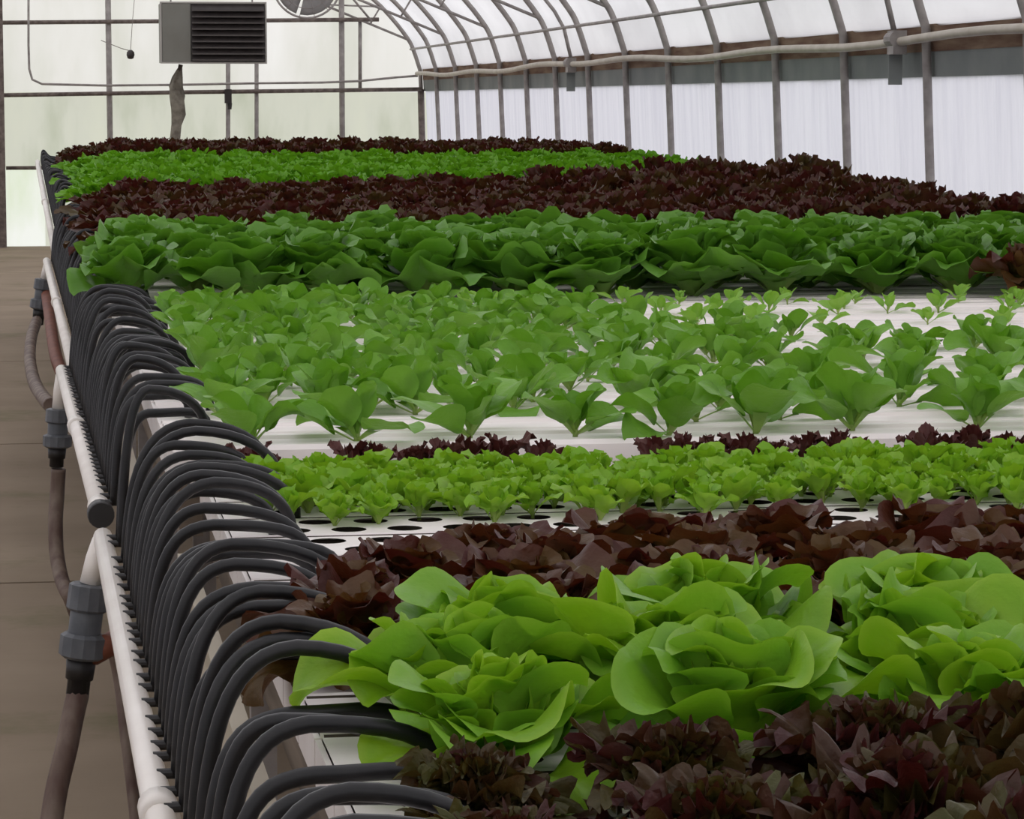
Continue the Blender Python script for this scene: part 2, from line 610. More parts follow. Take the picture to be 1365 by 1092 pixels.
def part(mb, name, m, par, smooth=False):
    shift(mb, par.location if par.parent is None else par.parent.location)
    return mb.build(name, m, par, smooth)


mb = MB()
mb.box((hx0 + .012, hd + .02, hz0 + .012), (hx1 - .012, hd + .62, hz1 - .01))
part(mb, 'cabinet', M['heater'], he)
mb = MB()
t = .016
for (x0, x1, z0, z1) in ((hx0, hx1, hz0, hz0 + t), (hx0, hx1, hz1 - t, hz1), (hx0, hx0 + t, hz0 + t, hz1 - t), (hx1 - t, hx1, hz0 + t, hz1 - t)):
    mb.box((x0, hd, z0), (x1, hd + .02, z1))
part(mb, 'trim_frame', M['heater_trim'], he)
split = P(255, 40, hd).x
mb = MB()
mb.box((hx0 + .02, hd + .004, hz0 + .02), (split - .01, hd + .02, hz1 - .02))
part(mb, 'control_panel', M['heater'], he)
mb = MB()
mb.box((split, hd + .012, hz0 + .02), (hx1 - .02, hd + .02, hz1 - .02), 0)
n = 9
hh = (hz1 - hz0 - .06) / n
for i in range(n):
    z = hz0 + .03 + hh * i
    mb.add([(split + .005, hd - .035, z), (hx1 - .025, hd - .035, z), (hx1 - .025, hd + .012, z + hh * .8), (split + .005, hd + .012, z + hh * .8),
            (split + .005, hd - .035, z + .010), (hx1 - .025, hd - .035, z + .010), (hx1 - .025, hd + .012, z + hh * .8 + .01), (split + .005, hd + .012, z + hh * .8 + .01)],
           [(0, 3, 2, 1), (4, 5, 6, 7), (0, 1, 5, 4), (1, 2, 6, 5), (2, 3, 7, 6), (3, 0, 4, 7)], 0)
    mb.box((split + .005, hd - .042, z - .002), (hx1 - .025, hd - .034, z + .010), 1)
part(mb, 'louvre_panel', [M['black'], M['louvre_edge']], he)
for x in (hx0 + .12, hx1 - .12):
    mb = MB()
    mb.tube([(x, hd + .3, hz1 - .01), (x, hd + .3, 3.5)], .008, 6)
    part(mb, 'hanging_rod', M['steel'], he)
tag(he, 'grey unit heater with dark louvred front hung before the far end wall', 'heater')

fd = 28.0
fc = P(409, -22, fd)
fe = empty('circulation_fan', fc)
rad = .325
mb = MB()
prof = [(-.01, rad), (.0, rad + .012), (.03, rad + .012), (.05, rad), (.05, rad - .008), (-.01, rad - .008), (-.01, rad)]
vs = []
mbt = MB()
nn = 40
for pr in ((rad, .010), (rad * .72, .004), (rad * .45, .004)):
    ring = [Vector((math.cos(2 * PI * k / nn) * pr[0], 0, math.sin(2 * PI * k / nn) * pr[0])) for k in range(nn + 1)]
    mb.tube(ring, pr[1], 6, caps=False)
for k in range(14):
    an = 2 * PI * k / 14
    mb.tube([(math.cos(an) * .06, -.05, math.sin(an) * .06), (math.cos(an) * rad, 0, math.sin(an) * rad)], .003, 5)
mb.build('wire_guard', M['steel'], fe, True)
mb = MB()
mb.lathe([(-.06, .05), (-.04, .065), (.18, .065), (.2, .04)], (0, 0, 0), (0, 1, 0), 16)
mb.build('motor', M['steel_dark'], fe, True)
for k in range(4):
    mb = MB()
    vs, fs = [], []
    for i in range(6):
        for j in range(7):
            rr = .05 + (rad - .075) * i / 5
            an = 2 * PI * k / 4 + .5 + (j / 6 - .5) * 1.46
            vs.append((math.cos(an) * rr, .03 + .05 * (j / 6 - .5) * (1 - .4 * i / 5), math.sin(an) * rr))
    for i in range(5):
        for j in range(6):
            fs.append((i * 7 + j, i * 7 + j + 1, (i + 1) * 7 + j + 1, (i + 1) * 7 + j))
    mb.add(vs, fs)
    o = mb.build('fan_blade', M['fan'], fe, True)
    o.modifiers.new('s', 'SOLIDIFY').thickness = .004
mb = MB()
mb.tube([(rad * .95, .05, .02), (P(500, 27, fd).x - fc.x, .3, P(500, 27, fd).z - fc.z)], .012, 6)
mb.tube([(0, .1, rad * .2), (0, .1, 1.0)], .012, 6)
mb.build('mounting_arm', M['steel'], fe, True)
tag(fe, 'round grey circulation fan cut by the top of the view, right of the heater', 'fan')

# hanging sensor
sp = P(174, 72, 29.5)
se = empty('hanging_sensor', sp)
mb = MB()
mb.lathe([(-.05, .012), (-.042, .03), (-.01, .04), (.02, .036), (.04, .014)], (0, 0, 0), (0, 0, 1), 12)
mb.build('sensor_body', M['black'], se, True)
mb = MB()
mb.tube([(0, 0, .03), (-.08, .3, .06), (-.26, 1.3, .16)], .004, 5)
mb.tube([(0, 0, .03), (.03, .3, .3), (.12, 1.3, .9)], .003, 5)
mb.build('cord', M['steel_dark'], se, True)
tag(se, 'small dark round sensor on a thin cord left of the heater', 'sensor')

# wrapped pipe under heater
we = empty('wrapped_gas_pipe', P(236, 190, 29.6))
o0 = we.location.copy()
pp = [P(x, y, 29.6) - o0 for x, y in ((241, 86), (237, 105), (236, 130), (237, 160), (236, 200), (236, 330))]
MB().tube(pp, .022, 8).build('pipe', M['steel_dark'], we, True)
mb = MB()
path = [(240, 92, .03), (236, 104, .06), (233, 116, .08), (235, 128, .095), (236, 140, .085), (238, 152, .08), (236, 166, .06), (235, 182, .07), (235, 196, .05)]
vs, fs = [], []
n = 14
for i, (x, y, r) in enumerate(path):
    c = P(x, y, 29.6) - o0
    for k in range(n):
        an = 2 * PI * k / n
        rr = .74 * r * (1 + .28 * math.sin(3 * an + i * .7) + .12 * math.sin(7 * an + i))
        vs.append((c.x + rr * math.cos(an), c.y + rr * math.sin(an) * .7, c.z + .01 * math.sin(5 * an)))
for i in range(len(path) - 1):
    for k in range(n):
        fs.append((i * n + k, i * n + (k + 1) % n, (i + 1) * n + (k + 1) % n, (i + 1) * n + k))
mb.add(vs, fs)
mb.build('plastic_wrap', M['rag'], we, True)
tag(we, 'pipe below the heater wrapped in crumpled dirty plastic', 'pipe')
ve = P(304, 128, YG - .115)
mb = MB()
mb.box((-.035, -.05, -.075), (.035, .05, .07))
mb.lathe([(-.14, .02), (-.075, .028)], (.015, 0, 0), (0, 0, 1), 8)
o = mb.build('junction_box', M['black'], loc=ve)
tag(o, 'small dark box fixed to the thin post below the heater', 'box')

# ------------------------------------------------------------------ benches
ZN = ZC - .62     # near channel tops
ZF = ZC - .58     # far channel tops
YS = 4.93         # front edge of the far bench
YE = 20.5
X1 = 3.82


def zf(y):
    """the far bench climbs slightly towards the end wall"""
    return ZF + max(0, y - 11.5) * .0135


XN = .265
XF = .215


def chan_mesh(x0, x1, w, h, holes, stag):
    """open-ended white trough: top face with round planting holes; y centred on 0, top at z=0"""
    mb = MB()
    ch = h * .25
    y0, y1 = -w / 2, w / 2
    g = .010
    # body sides and bottom, chamfered upper edges
    prof = [(y0 + g, 0), (y0 + .002, -.008), (y0, -h), (y1, -h), (y1 - .002, -.008), (y1 - g, 0)]
    vs = []
    for x in (x0, x1):
        vs += [(x, a, b) for a, b in prof]
    fs = [(i, i + 6, i + 7, i + 1) for i in range(5)]
    mb.add(vs, fs)
    if not holes:
        # twin ridges along the lid
        rows = [y0 + g, -w * .30, -w * .27, -w * .22, w * .22, w * .27, w * .30, y1 - g]
        zz = [0, 0, -.006, -.006, -.006, -.006, 0, 0]
        vs = []
        for x in (x0, x1):
            vs += [(x, a, b) for a, b in zip(rows, zz)]
        mb.add(vs, [(i, i + 1, i + 9, i + 8) for i in range(7)])
        return mb
    pitch, r, K = holes, .026, 16
    rows = [(-w / 4, 0), (w / 4, .5)] if stag else [(0, 0)]
    hw = (w - 2 * g) / (2 * len(rows))
    for cy0, ph in rows:
        cy = cy0 if len(rows) == 1 else math.copysign(hw, cy0)
        # tiles
        xs = x0 + .05 + ph * pitch
        mb.add([(x0, cy - hw, 0), (xs, cy - hw, 0), (xs, cy + hw, 0), (x0, cy + hw, 0)], [(0, 1, 2, 3)])
        while xs + pitch < x1:
            c = (xs + pitch / 2, cy)
            sq, ci, cl = [], [], []
            for k in range(K):
                an = 2 * PI * (k + .5) / K
                dx, dy = math.cos(an), math.sin(an)
                s = min((pitch / 2) / max(abs(dx), 1e-6), hw / max(abs(dy), 1e-6))
                # snap corners
                sq.append((c[0] + dx * s, c[1] + dy * s, 0))
                ci.append((c[0] + dx * r, c[1] + dy * r, 0))
                cl.append((c[0] + dx * r, c[1] + dy * r, -.02))
            fsq = [(k, (k + 1) % K, K + (k + 1) % K, K + k) for k in range(K)]
            fwl = [(K + k, K + (k + 1) % K, 2 * K + (k + 1) % K, 2 * K + k) for k in range(K)]
            mb.add(sq + ci + cl, fsq)
            mb.f = mb.f
            o = len(mb.v) - 3 * K
            # corner triangles
            for sx in (-1, 1):
                for sy in (-1, 1):
                    q = [p for p in sq if (p[0] - c[0]) * sx > 0 and (p[1] - c[1]) * sy > 0]
                    A = max(q, key=lambda p: abs(p[1] - c[1]) * 100 - abs(p[0] - c[0]) * -1)
                    qa = [p for p in q if abs(abs(p[1] - c[1]) - hw) < 1e-5]
                    qb = [p for p in q if abs(abs(p[0] - c[0]) - pitch / 2) < 1e-5]
                    if qa and qb:
                        A = max(qa, key=lambda p: abs(p[0] - c[0]))
                        B = max(qb, key=lambda p: abs(p[1] - c[1]))
                        mb.add([A, B, (c[0] + sx * pitch / 2, c[1] + sy * hw, 0)], [(0, 1, 2)])
            xs += pitch
        mb.add([(xs, cy - hw, 0), (x1, cy - hw, 0), (x1, cy + hw, 0), (xs, cy + hw, 0)], [(0, 1, 2, 3)])
    # trough lining, coloured dark for the shade inside
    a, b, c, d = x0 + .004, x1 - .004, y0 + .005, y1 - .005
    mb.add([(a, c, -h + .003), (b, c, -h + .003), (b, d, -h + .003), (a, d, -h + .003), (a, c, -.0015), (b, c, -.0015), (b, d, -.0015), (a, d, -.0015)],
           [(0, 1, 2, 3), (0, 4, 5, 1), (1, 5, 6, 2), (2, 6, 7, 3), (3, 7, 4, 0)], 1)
    return mb


def endcap(x0, w, h):
    mb = MB()
    a = .004
    mb.box((x0 - .006, -w / 2 - .0, -h - .0), (x0, w / 2, -.004))
    return mb


NP = .19
nchan = MB
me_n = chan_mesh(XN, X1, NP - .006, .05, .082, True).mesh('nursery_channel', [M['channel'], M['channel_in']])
me_nc = endcap(XN, NP - .008, .05).mesh('end_cap', M['channel'])
near_y = []
y = YS - .015 - NP / 2
while y > 1.55:
    near_y.append(y)
    y -= NP
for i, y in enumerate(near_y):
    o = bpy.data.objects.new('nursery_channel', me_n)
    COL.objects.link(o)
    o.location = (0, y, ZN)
    c = bpy.data.objects.new('end_cap', me_nc)
    COL.objects.link(c)
    c.parent = o
    if i < 5:
        lab = 'flat white perforated growing channel, %s from the step up to the far bench' % ORD[i]
        tag(o, lab, 'channel', 'perforated nursery channels of the near bench')
    else:
        tag(o, 'flat white perforated growing channel hidden under the nearest full-grown lettuces', 'channel', 'covered channels of the near bench')

FP = .2
me_f = chan_mesh(XF, X1, FP - .007, .062, 0, False).mesh('growing_channel', [M['channel']])
me_fc = endcap(XF, FP - .009, .062).mesh('end_cap', M['channel'])
far_y = []
y = YS + FP / 2
while y < YE:
    far_y.append(y)
    y += FP
for i, y in enumerate(far_y):
    o = bpy.data.objects.new('growing_channel', me_f)
    COL.objects.link(o)
    o.location = (0, y, zf(y))
    c = bpy.data.objects.new('end_cap', me_fc)
    COL.objects.link(c)
    c.parent = o
    if i < 18:
        lab = ('long smooth white growing channel under the young green seedlings, %s from the front edge' % ORD[i]) if i else 'white growing channel forming the clear front edge of the far bench'
        tag(o, lab, 'channel', 'white channels under the green seedlings')
    else:
        tag(o, 'long white growing channel buried under the full-grown lettuce bands', 'channel', 'covered channels of the far bench')

# bench frames
for y0, y1, dz, xl, near, lab in ((1.2, YS - .02, .05, XN, True, 'weathered timber bench frame carrying the near perforated channels'),
                                  (YS, YE + .02, .062, XF, False, 'weathered timber bench frame carrying the far channels')):
    e = empty('bench_frame', (xl, y0, 0))

    def ztop(y):
        return (ZN if near else zf(y)) - dz
    ks = [y0, y1] if near else [y0, 11.5, y1]
    for x0, x1 in ((xl + .01, xl + .05), (X1 - .08, X1 - .04)):
        mb = MB()
        for a, b in zip(ks[:-1], ks[1:]):
            mb.add([(x, y, ztop(y) - q) for y in (a, b) for x, q in ((x0, .09), (x1, .09), (x1, .002), (x0, .002))],
                   [(0, 1, 2, 3), (4, 7, 6, 5), (0, 4, 5, 1), (1, 5, 6, 2), (2, 6, 7, 3), (3, 7, 4, 0)])
        part(mb, 'side_rail', M['wood'], e)
    yy = y0 + .3
    while yy < y1:
        zt = ztop(yy)
        mb = MB()
        mb.box((xl + .05, yy - .02, zt - .09), (X1 - .08, yy + .02, zt - .003))
        part(mb, 'cross_rail', M['wood'], e)
        for x in (xl + .05, (xl + X1) / 2, X1 - .12):
            mb = MB()
            mb.box((x, yy + .022, 0), (x + .04, yy + .062, zt - .005))
            part(mb, 'leg', M['steel'], e)
        yy += 1.5
    tag(e, lab, 'bench')
# cream drain pipe under the rail
for y0, y1, lab in ((1.6, 4.86, 'long cream rail below the channel ends of the near bench'), (5.0, 20.3, 'long cream rail below the channel ends of the far bench')):
    xx = (XN if y1 < 5 else XF) - .045
    mb = MB()
    mb.box((-.012, 0, -.05), (.012, y1 - y0, .05))
    o = mb.build('support_rail', M['cream'], loc=(xx + .01, y0, ZC - .80))
    tag(o, lab, 'rail')
    k = 0

# ------------------------------------------------------------------ header pipes with barbs, hoses
def lerp(a, b, t):
    return a + (b - a) * t


HEAD = [  # (near xyz, far xyz, label)
    (P(262, 1330, 2.45) + (P(262, 1330, 2.45) - P(137, 716, 5.22)) * .22, P(137, 716, 5.22), 'nearest white header pipe studded with black barbs', 'near'),
    (P(134, 684, 5.36), P(82, 494, 8.4), 'second white header pipe, ending in a round black cap', 'second'),
    (P(98, 492, 8.62), P(62, 348, 13.9), 'third white header pipe beside the green butterhead band', 'third'),
    (P(75, 345, 14.3), P(50, 216, 20.3), 'farthest white header pipe beside the dark red bands', 'far'),
]
hoses = []
BARB = None
for hi, (A, B, lab, key) in enumerate(HEAD):
    e = empty('header_pipe', A)
    d = (B - A)
    u = d.normalized()
    r = .0172
    MB().tube([Vector((0, 0, 0)), d], r, 14).build('pipe', M['pvc'], e, True)
    # couplings
    Ln = d.length
    for t in ([.38] if hi == 0 else [.5]):
        c = d * t
        MB().lathe([(-.03, r), (-.03, r + .005), (.03, r + .005), (.03, r)], c, u, 16).build('coupling', M['pvc'], e, True)
    if hi == 1:
        MB().lathe([(-.035, r + .0055), (-.028, r + .0075), (.012, r + .0075), (.014, r)], (0, 0, 0), u, 18).build('end_cap', M['barb'], e, True)
        MB().lathe([(.02, r), (.02, r + .004), (.10, r + .004), (.10, r)], (0, 0, 0), u, 16).build('coupling', M['pvc'], e, True)
    # hose positions
    yv = A.y + .05
    step = .086
    if hi in (2, 3):
        step = .105
    while yv < B.y - .03:
        t = (yv - A.y) / (B.y - A.y)
        c = A.lerp(B, t)
        if yv < YS - .04 or yv > YS + .1:
            hoses.append((c, hi))
            if hi < 2:
                if BARB is None:
                    BARB = MB().tube([(.004, 0, .012), (.034, 0, .012)], .0062, 10).mesh('hose_barb', M['barb'], False)
                o = bpy.data.objects.new('hose_barb', BARB)
                COL.objects.link(o)
                o.parent = e
                o.location = c - A
        yv += step * R.uniform(.72, 1.28)
    tag(e, lab, 'pipe')


def bez(p0, p1, p2, p3, n):
    out = []
    for i in range(n + 1):
        t = i / n
        out.append(p0 * (1 - t) ** 3 + p1 * 3 * t * (1 - t) ** 2 + p2 * 3 * t * t * (1 - t) + p3 * t ** 3)
    return out


GN = ['feed hoses of the nearest header pipe', 'feed hoses of the second header pipe', 'feed hoses of the third header pipe', 'feed hoses of the farthest header pipe']
GL = ['', 'black feed hose arching off the second header pipe beside the young green seedlings',
      'black feed hose in the packed arches off the third header pipe', 'black feed hose in the dark mass off the farthest header pipe']
for idx, (c, hi) in enumerate(hoses):
    near = c.y < YS
    zt = ZN if near else zf(c.y)
    xe = (XN if near else XF) + R.uniform(.05, .105) + (.01 if near else 0)
    if hi == 3:
        xe = XF + R.uniform(-.03, .0)
    dy = R.gauss(0, .035)
    pk = zt + R.uniform(.035, .090)
    p0 = Vector((c.x + .027, c.y, c.z + .008))
    p3 = Vector((xe, c.y + dy + .01, zt - .006))
    q = Vector((lerp(c.x, xe, .50) + R.uniform(-.015, .01), c.y + dy * .5, pk))
    w1 = q.x - p0.x
    lean = R.uniform(-.02, .02)
    pts = bez(p0, p0 + Vector((.006, -.01 + lean, .15)), q + Vector((-w1 * .68, -dy * .2, -.004)), q, 11)[:-1] + bez(q, q + Vector(((xe - q.x) * .62, dy * .2, -.002)), p3 + Vector((0.006, 0, .055)), p3, 9)
    mb = MB().tube(pts, .0082 if hi < 2 else .0090, 9)
    shift(mb, c)
    o = mb.build('feed_hose', M['hose'], loc=c, smooth=True)
    if hi == 0:
        k = idx
        lab = 'black feed hose arching from the nearest header pipe, %s counted from the near end' % ORD[k]
        tag(o, lab, 'hose', GN[0])
    else:
        tag(o, GL[hi], 'hose', GN[hi])

# ------------------------------------------------------------------ union valves and supply hoses
def union(cx, cy_top, cy_bot, d, wpx, tilt, lab, red=False, elbow=None):
    T, Bm = P(cx + tilt, cy_top, d), P(cx - tilt, cy_bot, d)
    e = empty('union_valve', Bm)
    ax = (T - Bm)
    h = ax.length
    r = wpx / F * d / 2
    MB().lathe([(.05 * h, r * .72), (.1 * h, r * .78), (.9 * h, r * .78), (.95 * h, r * .6)], (0, 0, 0), ax, 20).build('body', M['union'], e, True)
    MB().lathe([(.66 * h, r * .9), (.69 * h, r), (.98 * h, r * .97), (1.0 * h, r * .8)], (0, 0, 0), ax, 12).build('upper_nut', M['union'], e, False)
    MB().lathe([(.06 * h, r * .9), (.1 * h, r * 1.12), (.34 * h, r * 1.12), (.38 * h, r * .9)], (0, 0, 0), ax, 12).build('lower_nut', M['union'], e, False)
    MB().lathe([(-.42 * h, r * .42), (-.40 * h, r * .55), (-.2 * h, r * .55), (-.2 * h, r * .66), (.06 * h, r * .72)], (0, 0, 0), ax, 14).build('hose_adapter', M['barb'], e, True)
    if elbow:
        pts = [ax * 1.0] + [P(px, py, dd) - Bm for px, py, dd in elbow]
        MB().tube(pts, .0185, 12).build('elbow_pipe', M['pvc'], e, True)
    tag(e, lab, 'valve')
    return e


e = union(114, 778, 884, 5.15, 56, 6, 'largest grey union valve, hanging from the nearest header pipe', elbow=[(128, 745, 5.15), (136, 722, 5.2), (140, 718, 5.2)])
b0 = e.location
MB().tube([P(122, 872, 5.15) - b0, P(140, 862, 5.14) - b0, P(150, 858, 5.2) - b0, P(158, 850, 5.35) - b0], .022, 12).build('red_handle', M['redpipe'], e, True)
union(77, 545, 600, 8.4, 34, 1, 'middle grey union valve below the second header pipe', elbow=[(80, 520, 8.4), (83, 500, 8.4)])
union(56, 372, 415, 13.7, 25, 3, 'smallest grey union valve, beside the third header pipe', elbow=[(62, 358, 13.7), (64, 350, 13.8)])


def smooth_path(pts, k=5):
    out = []
    n = len(pts)
    for i in range(n - 1):
        p0, p1, p2, p3 = pts[max(i - 1, 0)], pts[i], pts[i + 1], pts[min(i + 2, n - 1)]
        for j in range(k):
            t = j / k
            out.append(.5 * ((2 * p1) + (-p0 + p2) * t + (2 * p0 - 5 * p1 + 4 * p2 - p3) * t * t + (-p0 + 3 * p1 - 3 * p2 + p3) * t ** 3))
    out.append(pts[-1])
    return out


def hose(name, pts, r, m, lab):
    pts = [P(*p) for p in pts]
    b = pts[-1].copy()
    mb = MB().tube([p - b for p in smooth_path(pts)], r, 10)
    o = mb.build(name, M[m], loc=b, smooth=True)
    tag(o, lab, 'hose')
    return o


hose('supply_hose', [(104, 925, 5.15), (96, 960, 5.13), (88, 1000, 5.1), (76, 1050, 5.08), (68, 1100, 5.05), (60, 1170, 5.02), (54, 1240, 5.1)], .0205, 'brownhose', 'thick brown supply hose dropping to the floor from the largest grey valve')
hose('supply_hose', [(78, 625, 8.4), (76, 660, 8.4), (74, 700, 8.35), (76, 740, 8.3), (83, 775, 8.2), (95, 800, 8.1), (102, 820, 8.3)], .021, 'brownhose', 'brown supply hose hanging below the middle grey valve')
hose('supply_hose', [(49, 428, 13.6), (42, 450, 13.0), (40, 480, 12.2), (46, 510, 11.2), (58, 530, 10.2), (68, 541, 9.6)], .025, 'brownhose', 'brown supply hose looping left out of the smallest grey valve')
hose('supply_hose', [(62, 392, 13.7), (66, 420, 13.2), (70, 450, 12.6), (76, 480, 12.0), (86, 505, 11.6)], .026, 'redpipe', 'reddish brown hose hanging just right of the smallest grey valve')
hose('supply_hose', [(150, 862, 5.5), (160, 910, 5.5), (168, 980, 5.45), (178, 1060, 5.4), (186, 1140, 5.35), (190, 1190, 5.35)], .012, 'brownhose', 'thin dark hose running down close behind the nearest header pipe')


# ------------------------------------------------------------------ lettuce
def leaf(out, base, phi, L, Wd, a0, bend, cup, ruf, frq, nu, nv, kind, rnd, tone, twist=0, roll=0):
    """one leaf: a petiole running into an obovate blade fanned round its centre, margin ruffled; out=(verts, faces, uv, tone)"""
    V, Fc, UV, TN = out
    rx, ry = math.cos(phi), math.sin(phi)
    r = Vector((rx, ry, 0))
    t = Vector((-ry, rx, 0))
    z = Vector((0, 0, 1))
    # midrib
    NS = 14
    p = Vector(base)
    rib = []
    smax = 1.12
    for i in range(NS + 1):
        q = smax * i / NS
        th = a0 + bend * (q ** 1.3) + roll * (max(0, q - .45) / .55) ** 2
        dr = r * math.sin(th) + z * math.cos(th)
        nn = -r * math.cos(th) + z * math.sin(th)
        if i:
            p = p + dr * (L * smax / NS)
        rib.append((p.copy(), dr, nn))

    def at(sl, c, off):
        x = max(0, min(smax - 1e-6, sl)) / smax * NS
        k = int(x)
        f = x - k
        A, B = rib[k], rib[k + 1]
        pp = A[0].lerp(B[0], f)
        nn = A[2].lerp(B[2], f)
        tw = twist * sl
        tt = t * math.cos(tw) + nn * math.sin(tw)
        n2 = nn * math.cos(tw) - t * math.sin(tw)
        if sl < 0:
            pp = pp + A[1] * (sl * L)
        return pp + tt * c + n2 * off
    hw = Wd / 2
    # petiole
    o = len(V)
    pw = .13 if kind != 'spoon' else .10
    for i in range(4):
        sl = .34 * i / 3
        for j in (-1, 0, 1):
            q = at(sl, j * hw * (pw + .06 * i), .05 * hw * abs(j) - .02 * hw)
            V.append(tuple(q))
            UV.append((.02 + .06 * i, .5 + j * .05))
            TN.append(tone)
    for i in range(3):
        for j in range(2):
            a = o + i * 3 + j
            Fc.append((a, a + 1, a + 4, a + 3))
    # blade
    o = len(V)
    s0, sa, sb = (.60, .40, .30)
    cs = .42
    ph1, ph2, ph3, ph4 = [rnd.uniform(0, 6.28) for _ in range(4)]
    m1 = max(3, round(frq * 3))
    m2 = round(m1 * 1.7)
    asym = rnd.uniform(-.12, .12)
    q = at(cs, 0, 0)
    V.append(tuple(q))
    UV.append((.3, .5))
    TN.append(tone)
    for i in range(1, nu + 1):
        u = (i / nu) ** .85
        for k in range(nv):
            an = 2 * PI * k / nv
            ca, sn = math.cos(an), math.sin(an)
            es = s0 + (sa if ca > 0 else sb + .06) * ca
            ec = hw * sn * (1 - .20 * (ca < 0) * ca * ca) * (1 + asym * sn)
            sc = 1 + (.07 * math.sin(m1 * an + ph1) + .04 * math.sin(m2 * an + ph2)) * (u ** 3) * (1.35 if kind == 'lobed' else (1.0 if kind == 'frill' else .45))
            fr = 1 - .8 * max(0, -ca) ** 3          # quieter next to the petiole
            sl = cs + (es - cs) * u * sc
            c = ec * u * sc
            cc = c / hw
            off = cup * cc * cc * hw
            off += ruf * hw * u ** 2.6 * fr * (math.sin(m1 * an + ph3) + .5 * math.sin(m2 * an + ph4))
            off += .10 * hw * u * math.sin(2 * an + ph2)
            q = at(sl, c, off)
            V.append(tuple(q))
            UV.append((min(1, .3 * (1 - u) + u * (.55 + .42 * u * fr)), .5 + .5 * cc * .9))
            TN.append(tone)
    for k in range(nv):
        Fc.append((o, o + 1 + k, o + 1 + (k + 1) % nv))
    for i in range(nu - 1):
        for k in range(nv):
            a = o + 1 + i * nv
            Fc.append((a + k, a + nv + k, a + nv + (k + 1) % nv, a + (k + 1) % nv))


def plant_mesh(name, m, leaves, seed, stem=None):
    rnd = random.Random(seed)
    out = ([], [], [], [])
    for lf in leaves(rnd):
        leaf(out, rnd=rnd, tone=rnd.random(), **lf)
    V, Fc, UV, TN = out
    if stem:
        mb = MB()
        mb.tube([(0, 0, -.006), (0.001, 0, stem[0] * .6), (0, 0, stem[0])], stem[1], 7)
        o = len(V)
        V += mb.v
        Fc += [tuple(i + o for i in f) for f in mb.f]
        UV += [(0.0, .5)] * len(mb.v)
        TN += [.5] * len(mb.v)
    me = bpy.data.meshes.new(name)
    me.from_pydata(V, [], Fc)
    me.materials.append(m)
    uvl = me.uv_layers.new(name='UVMap')
    li = [0] * len(me.loops)
    me.loops.foreach_get('vertex_index', li)
    flat = []
    for i in li:
        flat += UV[i]
    uvl.data.foreach_set('uv', flat)
    at = me.attributes.new('leaf', 'FLOAT', 'POINT')
    at.data.foreach_set('value', TN)
    me.polygons.foreach_set('use_smooth', [True] * len(Fc))
    me.update()
    return me


GA = 2.39996


def rosette(n, Lr, Wr, a_in, a_out, bend_in, bend_out, cup, ruf, frq, nu, nv, kind, rise, spread, twist=.3, roll=0):
    """leaves from the inner (k=n-1) to the outer (k=0) whorl by golden angle"""
    def g(rnd):
        res = []
        ph0 = rnd.uniform(0, 6.28)
        for k in range(n):
            q = k / max(1, n - 1)          # 0 outer .. 1 inner
            L = lerp(Lr[1], Lr[0], q) * rnd.uniform(.85, 1.12)
            Wd = lerp(Wr[1], Wr[0], q) * rnd.uniform(.85, 1.15)
            a0 = lerp(a_out, a_in, q ** .8) + rnd.uniform(-.12, .12)
            bd = lerp(bend_out, bend_in, q) + rnd.uniform(-.25, .25)
            phi = ph0 + k * GA + rnd.uniform(-.25, .25)
            rr = spread * (1 - q)
            res.append(dict(base=(math.cos(phi) * rr, math.sin(phi) * rr, rise * q), phi=phi, L=L, Wd=Wd, a0=a0, bend=bd,
                            cup=cup * rnd.uniform(.5, 1.4), ruf=ruf * rnd.uniform(.6, 1.3), frq=frq * rnd.uniform(.8, 1.25),
                            nu=nu, nv=nv, kind=kind, twist=rnd.uniform(-twist, twist), roll=rnd.uniform(0, roll)))
        return res
    return g


def loose(g):
    """break up the regular whorls"""
    def h(rnd):
        res = g(rnd)
        for d in res:
            d['phi'] += rnd.uniform(-.7, .7)
            d['a0'] = max(.0, d['a0'] + rnd.uniform(-.30, .22))
            d['L'] *= rnd.uniform(.82, 1.12)
            d['bend'] += rnd.uniform(-.4, .3)
        return res
    return h


def variants(name, m, n, gen, seed, stem=None):
    return [plant_mesh(name, m, gen, seed + i, stem) for i in range(n)]


PM = {}
PM['butter_near'] = variants('butterhead_lettuce', M['butter_near'], 7, loose(rosette(30, (.095, .165), (.085, .145), .12, 1.08, -.2, .50, .42, .13, 1.3, 9, 44, 'round', .045, .014, .6, 1.7)), 10)
PM['red_near'] = variants('red_lettuce', M['red_near'], 6, loose(rosette(60, (.07, .135), (.050, .088), .10, 1.0, .1, .7, .35, .30, 2.9, 7, 84, 'lobed', .045, .018, .6, 1.0)), 30)
PM['red_back'] = variants('red_lettuce', M['red_back'], 6, loose(rosette(40, (.07, .140), (.070, .115), .08, 1.05, .0, .8, .35, .16, 1.7, 7, 46, 'frill', .04, .016, .6, 1.2)), 50)
PM['baby_green'] = variants('green_leaf_seedling', M['baby_green'], 6, rosette(9, (.045, .068), (.034, .050), .08, .62, .1, .75, .3, .20, 1.7, 4, 20, 'frill', .012, .003, .4, .5), 70, (.02, .0035))
PM['baby_red'] = variants('red_leaf_seedling', M['baby_red'], 4, rosette(9, (.045, .068), (.024, .038), .05, .6, .1, .6, .3, .32, 2.4, 4, 26, 'frill', .010, .003, .5, .5), 90, (.016, .003))
PM['seedling_big'] = variants('butterhead_seedling', M['seedling'], 8, loose(rosette(9, (.080, .145), (.052, .086), .25, 1.12, .1, .25, .35, .10, 1.1, 7, 28, 'spoon', .010, .004, .7, .9)), 110, (.012, .005))
PM['seedling_mid'] = variants('butterhead_seedling', M['seedling'], 7, loose(rosette(8, (.065, .115), (.042, .066), .25, 1.08, .1, .25, .35, .09, 1.0, 4, 18, 'spoon', .010, .003, .6, .8)), 130, (.012, .004))
